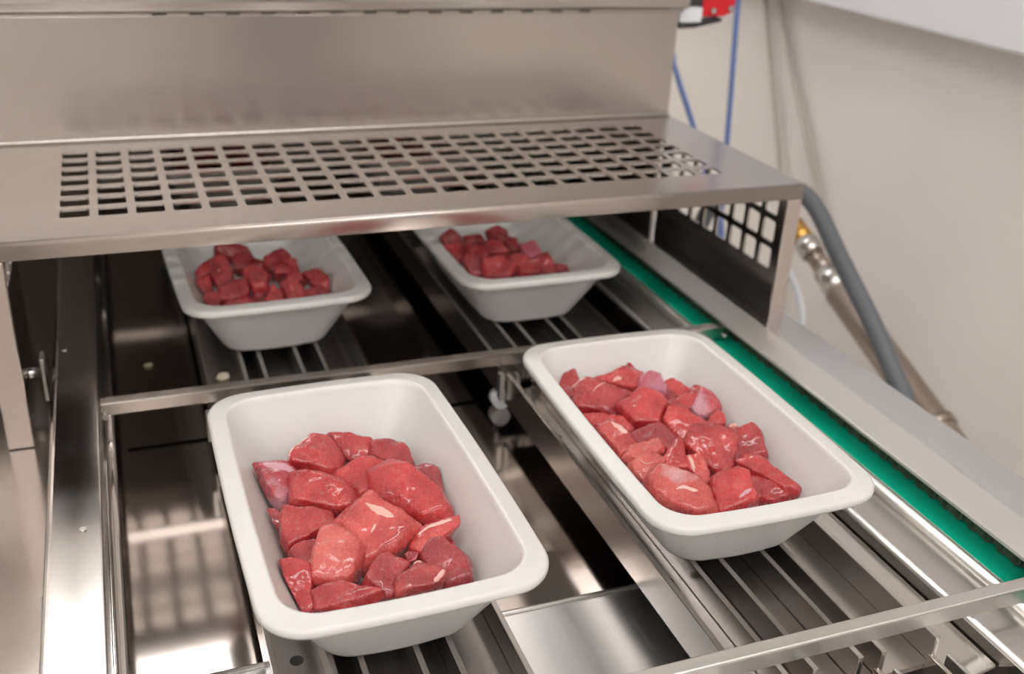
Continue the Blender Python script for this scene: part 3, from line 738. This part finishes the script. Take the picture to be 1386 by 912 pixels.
  ('beef chunk at the left wall of the rear right tray','m',[(826,2652,-47),(890,2640,-41),(878,2593,-70),(850,2602,-70)]),
  ('pale flat beef chunk left of centre in the rear right tray','m',[(879,2611,-32),(930,2592,-32),(934,2557,-50),(906,2539,-66),(872,2570,-55)]),
  ('beef slab in the middle of the rear right heap','m',[(939,2620,-31),(983,2608,-28),(994,2561,-52),(938,2572,-57)]),
  ('purplish silverskin chunk at the right of the rear right heap','l',[(1049,2632,-52),(1095,2617,-50),(1103,2579,-69),(1063,2580,-77)]),
  ('beef chunk at the near left of the rear right heap','m',[(851,2552,-50),(896,2545,-45),(893,2487,-77),(859,2501,-76)]),
  ('broad beef slab at the near rim of the rear right tray','m',[(890,2492,-35),(948,2485,-27),(972,2441,-46),(947,2420,-62),(883,2439,-65)]),
  ('slanting beef strip right of centre in the rear right tray','m',[(971,2511,-36),(1026,2489,-36),(998,2459,-58),(971,2468,-59)]),
  ('beef chunk at the near middle right of the rear right tray','m',[(977,2448,-61),(1021,2478,-36),(1052,2467,-34),(1036,2423,-61),(978,2435,-68)]),
  ('upright beef chunk toward the right end of the rear right heap','m',[(1054,2504,-46),(1084,2506,-38),(1095,2465,-57),(1087,2442,-71),(1052,2456,-72)]),
  ('small end piece of beef at the right of the rear right heap','d',[(1103,2489,-68),(1143,2481,-63),(1139,2457,-77),(1100,2467,-80)]),
 ],
}
FAT = [
  ('FL', 10, 'white star shaped fat streak', [(322, 1438, -28, 3.9), (333, 1426, -32, 11.6), (344, 1417, -35, 17.0), (353, 1408, -38, 13.1), (361, 1400, -40, 5.4)]),
  ('FL', 10, None, [(329, 1399, -44, 3.9), (325, 1394, -46, 5.4), (319, 1388, -49, 2.3)]),
  ('FL', 17, 'cream fat band', [(394, 1371, -53, 2.3), (416, 1380, -46, 7.7), (439, 1382, -42, 8.5), (456, 1382, -40, 3.8)]),
  ('FL', 16, 'white fat corner', [(387, 1251, -59, 5.1), (398, 1259, -54, 9.5), (408, 1267, -50, 5.9)]),
  ('FL', 16, None, [(365, 1293, -44, 2.9), (373, 1296, -42, 5.9), (377, 1290, -44, 2.9)]),
  ('FL', 2, 'pale edge of connective tissue', [(232, 1671, -69, 3.5), (241, 1689, -60, 5.2), (258, 1704, -52, 5.2), (281, 1720, -42, 2.6)]),
  ('FL', 3, 'glossy lilac silverskin patch', [(183, 1649, -47, 12.6), (203, 1642, -49, 23.2), (220, 1636, -51, 21.1), (234, 1626, -55, 6.7)]),
  ('FR', 27, 'cream fat lump', [(854, 1599, -38, 4.7), (858, 1587, -42, 11.7), (867, 1572, -46, 13.3), (873, 1563, -49, 5.5)]),
  ('FR', 21, 'pale fat stripe', [(950, 1456, -41, 3.8), (948, 1439, -48, 8.3), (945, 1428, -54, 8.3), (942, 1418, -58, 3.0)]),
  ('FR', 20, 'pale shiny sinew patch', [(869, 1358, -48, 2.9), (883, 1355, -46, 8.7), (894, 1345, -47, 8.0), (903, 1339, -47, 2.2)]),
  ('FR', 2, 'pale fat knot', [(957, 1802, -71, 6.1), (968, 1805, -67, 14.8), (976, 1800, -67, 8.7)]),
  ('FR', 1, None, [(875, 1733, -50, 1.7), (892, 1741, -42, 3.7), (913, 1746, -35, 3.3)]),
  ('FR', 1, None, [(841, 1764, -44, 3.3), (859, 1769, -37, 7.5), (872, 1769, -34, 5.8)]),
  ('FR', 15, None, [(1112, 1572, -70, 5.8), (1122, 1570, -68, 10.8), (1129, 1563, -69, 4.1)]),
  ('FR', 9, 'purple membrane edge', [(1069, 1640, -66, 3.4), (1079, 1647, -60, 5.9), (1093, 1661, -50, 3.4)]),
  ('FR', 19, 'lilac sinew patch', [(975, 1314, -60, 3.0), (994, 1320, -53, 9.6), (1003, 1322, -50, 5.2)]),
  ('FR', 25, None, [(859, 1485, -58, 1.5), (869, 1472, -61, 3.0), (884, 1472, -57, 1.5)]),
  ('FR', 18, None, [(1065, 1368, -67, 2.3), (1073, 1363, -67, 4.6), (1075, 1355, -69, 2.3)]),
  ('FR', 10, None, [(1002, 1752, -75, 1.3), (1004, 1746, -77, 2.6)]),
]


def ico(level):
    bm = bmesh.new(); bmesh.ops.create_icosphere(bm, subdivisions=level, radius=1)
    v = np.array([p.co[:] for p in bm.verts]); f = [tuple(q.index for q in t.verts) for t in bm.faces]; bm.free(); return v, f
ICO = {3: ico(4), 2: ico(4)}
ICO[3] = ico(5); ICO[2] = ico(4)

def hull_planes(P):
    n = len(P); idx = np.array([(i, j, k) for i in range(n) for j in range(i + 1, n) for k in range(j + 1, n)])
    a, b, c = P[idx[:, 0]], P[idx[:, 1]], P[idx[:, 2]]
    nr = np.cross(b - a, c - a); ln = np.linalg.norm(nr, axis=1); ok = ln > 1e-10
    nr = nr[ok] / ln[ok][:, None]; d = np.einsum('ij,ij->i', nr, a[ok])
    s = P @ nr.T - d
    pos = (s < 1e-7).all(0); neg = (s > -1e-7).all(0)
    nr = np.concatenate([nr[pos], -nr[neg]]); d = np.concatenate([d[pos], -d[neg]])
    out = []
    for q, e in zip(nr, d):
        for w, e2 in out:
            if q @ w > .999: break
        else: out.append((q, e))
    return np.array([q for q, _ in out]), np.array([e for _, e in out])

def chunk_mesh(poly, tray, rng, level):
    tx, ty, ta = tray
    P = np.array(poly, float) / 1000.0
    c = P.mean(0)
    q = P - c
    # plane normal of the outline
    u, s_, vt = np.linalg.svd(q); nrm = vt[2]
    if nrm[2] < 0: nrm = -nrm
    size = math.sqrt(max(1e-5, s_[0] * s_[1] / len(P) * 4))
    th = min(.085, .75 * size)
    tilt = rng.normal(0, .10, 3); tilt -= nrm * (tilt @ nrm)
    top = q * rng.uniform(.82, .92); top = top + nrm * (.30 * th) + nrm * (top @ tilt)[:, None] * 1.2
    mid = q * 1.08
    bot = q * .95 - nrm * (.85 * th)
    H = np.concatenate([top, mid, bot]) + rng.normal(0, .0015, (3 * len(P), 3))
    cc = H.mean(0)
    nr, d = hull_planes(H - cc)
    dirs, faces = ICO[level]
    k = np.clip(dirs @ nr.T, 0, None) / d[None, :]
    p = 28.0
    r = (k ** p).sum(1) ** (-1.0 / p) * 1.05
    v = dirs * r[:, None]
    # lumpy muscle relief
    off = rng.uniform(-50, 50, 3)
    sc1, sc2 = 24.0, 70.0
    nz = np.array([noise.noise(Vector(x * sc1 + off)) * .0070 + noise.noise(Vector(x * sc2 - off)) * .0026 for x in v])
    v = v + dirs * nz[:, None]
    v = v + cc + c
    # stay inside the foam tray
    a = math.radians(ta); ca, sa = math.cos(a), math.sin(a)
    lx = (v[:, 0] - tx) * ca + (v[:, 1] - ty) * sa; ly = -(v[:, 0] - tx) * sa + (v[:, 1] - ty) * ca
    z = np.maximum(v[:, 2], -.1425)
    ins = np.array([wall_inset(t) for t in z]) + .003
    lx = np.clip(lx, -(TW / 2 - ins), TW / 2 - ins); ly = np.clip(ly, -(TL / 2 - ins), TL / 2 - ins)
    v = np.stack([tx + lx * ca - ly * sa, ty + lx * sa + ly * ca, z], 1)
    o3 = np.array([v[:, 0].mean(), v[:, 1].mean(), v[:, 2].min()])
    me = bpy.data.meshes.new('beef_chunk')
    me.from_pydata(((v - o3) * S).tolist(), [], faces)
    me.polygons.foreach_set('use_smooth', [True] * len(faces))
    return me, o3

GROUP = {'FL': 'diced beef in the front left tray', 'FR': 'diced beef in the front right tray',
         'BL': 'diced beef in the rear left tray', 'BR': 'diced beef in the rear right tray'}
rng = np.random.default_rng(11)
beef = {}; frames = {}
for tk, rows in CHUNKS.items():
    beef[tk] = []
    for lab, kind, poly in rows:
        me, o3 = chunk_mesh(poly, TRAYS[tk], rng, 3 if tk[0] == 'F' else 2)
        me.materials.append(MEAT[kind])
        o = bpy.data.objects.new('beef_chunk', me); col.objects.link(o)
        o.location = V(*o3)
        tag(o, lab, 'meat', GROUP[tk]); beef[tk].append(o)
        frames[tk, len(beef[tk]) - 1] = poly
# fat streaks, sinew and silverskin lying on single chunks
from mathutils.bvhtree import BVHTree
for tk, i, lab, path in FAT:
    ob = beef[tk][i]; me = ob.data
    P = np.array(frames[tk, i], float) / 1000; q = P - P.mean(0); nrm = np.linalg.svd(q)[2][2]
    nrm = Vector(nrm if nrm[2] > 0 else -nrm)
    tree = BVHTree.FromPolygons([v.co for v in me.vertices], [tuple(p.vertices) for p in me.polygons])
    pts = smooth_path([(a[0] / 1000, a[1] / 1000, a[2] / 1000) for a in path], 6)
    ws = np.interp(np.linspace(0, len(path) - 1, len(pts)), range(len(path)), [a[3] / 1000 for a in path])
    vs, fs = [], []; NC = 7
    for j, p in enumerate(pts):
        t = (pts[min(j + 1, len(pts) - 1)] - pts[max(j - 1, 0)]).normalized(); sd = nrm.cross(t).normalized()
        w = ws[j] * (1 + .45 * noise.noise(Vector(p) * 160)) * (1.0 if 0 < j < len(pts) - 1 else .25)
        for k in range(NC):
            e = k / (NC - 1) * 2 - 1
            x = V(*(p + sd * (w * .5 * e))) - ob.location
            hit = tree.ray_cast(x + nrm * .05, -nrm, .12)
            y = hit[0] if hit[0] is not None else tree.find_nearest(x)[0]
            hn = hit[1] if hit[0] is not None else nrm
            vs.append(y + (hn if hn.dot(nrm) > 0 else -hn) * (.00055 * (1 - e * e) - .00012))
    for j in range(len(pts) - 1):
        for k in range(NC - 1):
            a0 = j * NC + k; fs.append((a0, a0 + 1, a0 + NC + 1, a0 + NC))
    fm = bpy.data.meshes.new('fat_streak'); fm.from_pydata(vs, [], fs); fm.polygons.foreach_set('use_smooth', [True] * len(fs))
    lil = lab and ('lilac' in lab or 'purple' in lab)
    fm.materials.append(M['silverskin'] if lil else M['fat'])
    fo = bpy.data.objects.new('silverskin' if lil else 'fat_streak', fm); col.objects.link(fo); fo.parent = ob
    if lab: fo['label'] = lab
# trays inside the machine: red meat glimpsed through the guard holes
for src, dst, lab in (('BL', 'TL', 'dark red beef chunk glimpsed through the guard holes in the left inner tray'),
                      ('BR', 'TR', 'dark red beef chunk glimpsed through the guard holes in the right inner tray')):
    dx = (TRAYS[dst][0] - TRAYS[src][0]) * S; dy = (TRAYS[dst][1] - TRAYS[src][1]) * S
    for o in beef[src]:
        c = o.copy(); col.objects.link(c); c.location = o.location + Vector((dx, dy + .01, 0))
        tag(c, lab, 'meat', 'diced beef in the ' + ('left' if dst == 'TL' else 'right') + ' tray inside the machine')

# ------------------------------------------------------------------ small crumbs on the metal
def crumb(x, y, z, r, label, seed):
    bm = bmesh.new(); bmesh.ops.create_icosphere(bm, subdivisions=2, radius=1)
    for v in bm.verts:
        v.co *= 1 + .35 * noise.noise(v.co * 1.7 + Vector((seed, 0, 0)))
        v.co = Vector((v.co.x * r * 1.4 * S, v.co.y * r * S, (v.co.z * r * .45 + r * .42) * S))
    me = bpy.data.meshes.new('crumb'); bm.to_mesh(me); bm.free(); me.materials.append(M['scrap'])
    o = bpy.data.objects.new('crumb', me); col.objects.link(o); o.location = V(x, y, z); o.rotation_euler.z = seed
    tag(o, label, 'crumb', 'crumbs on the conveyor')
crumb(.012, 2.62, ZPL, .009, 'pale crumb on the dark plate left of the rear left tray', .3)
crumb(.178, 2.33, -.212, .014, 'yellowish crumb at the near left corner under the rear left tray', 1.1)
crumb(.19, 2.26, -.212, .006, 'tiny pale crumb by the crossing bar in the left lane', 2.0)

for o in scn.objects:
    if '_o' in o: del o['_o']
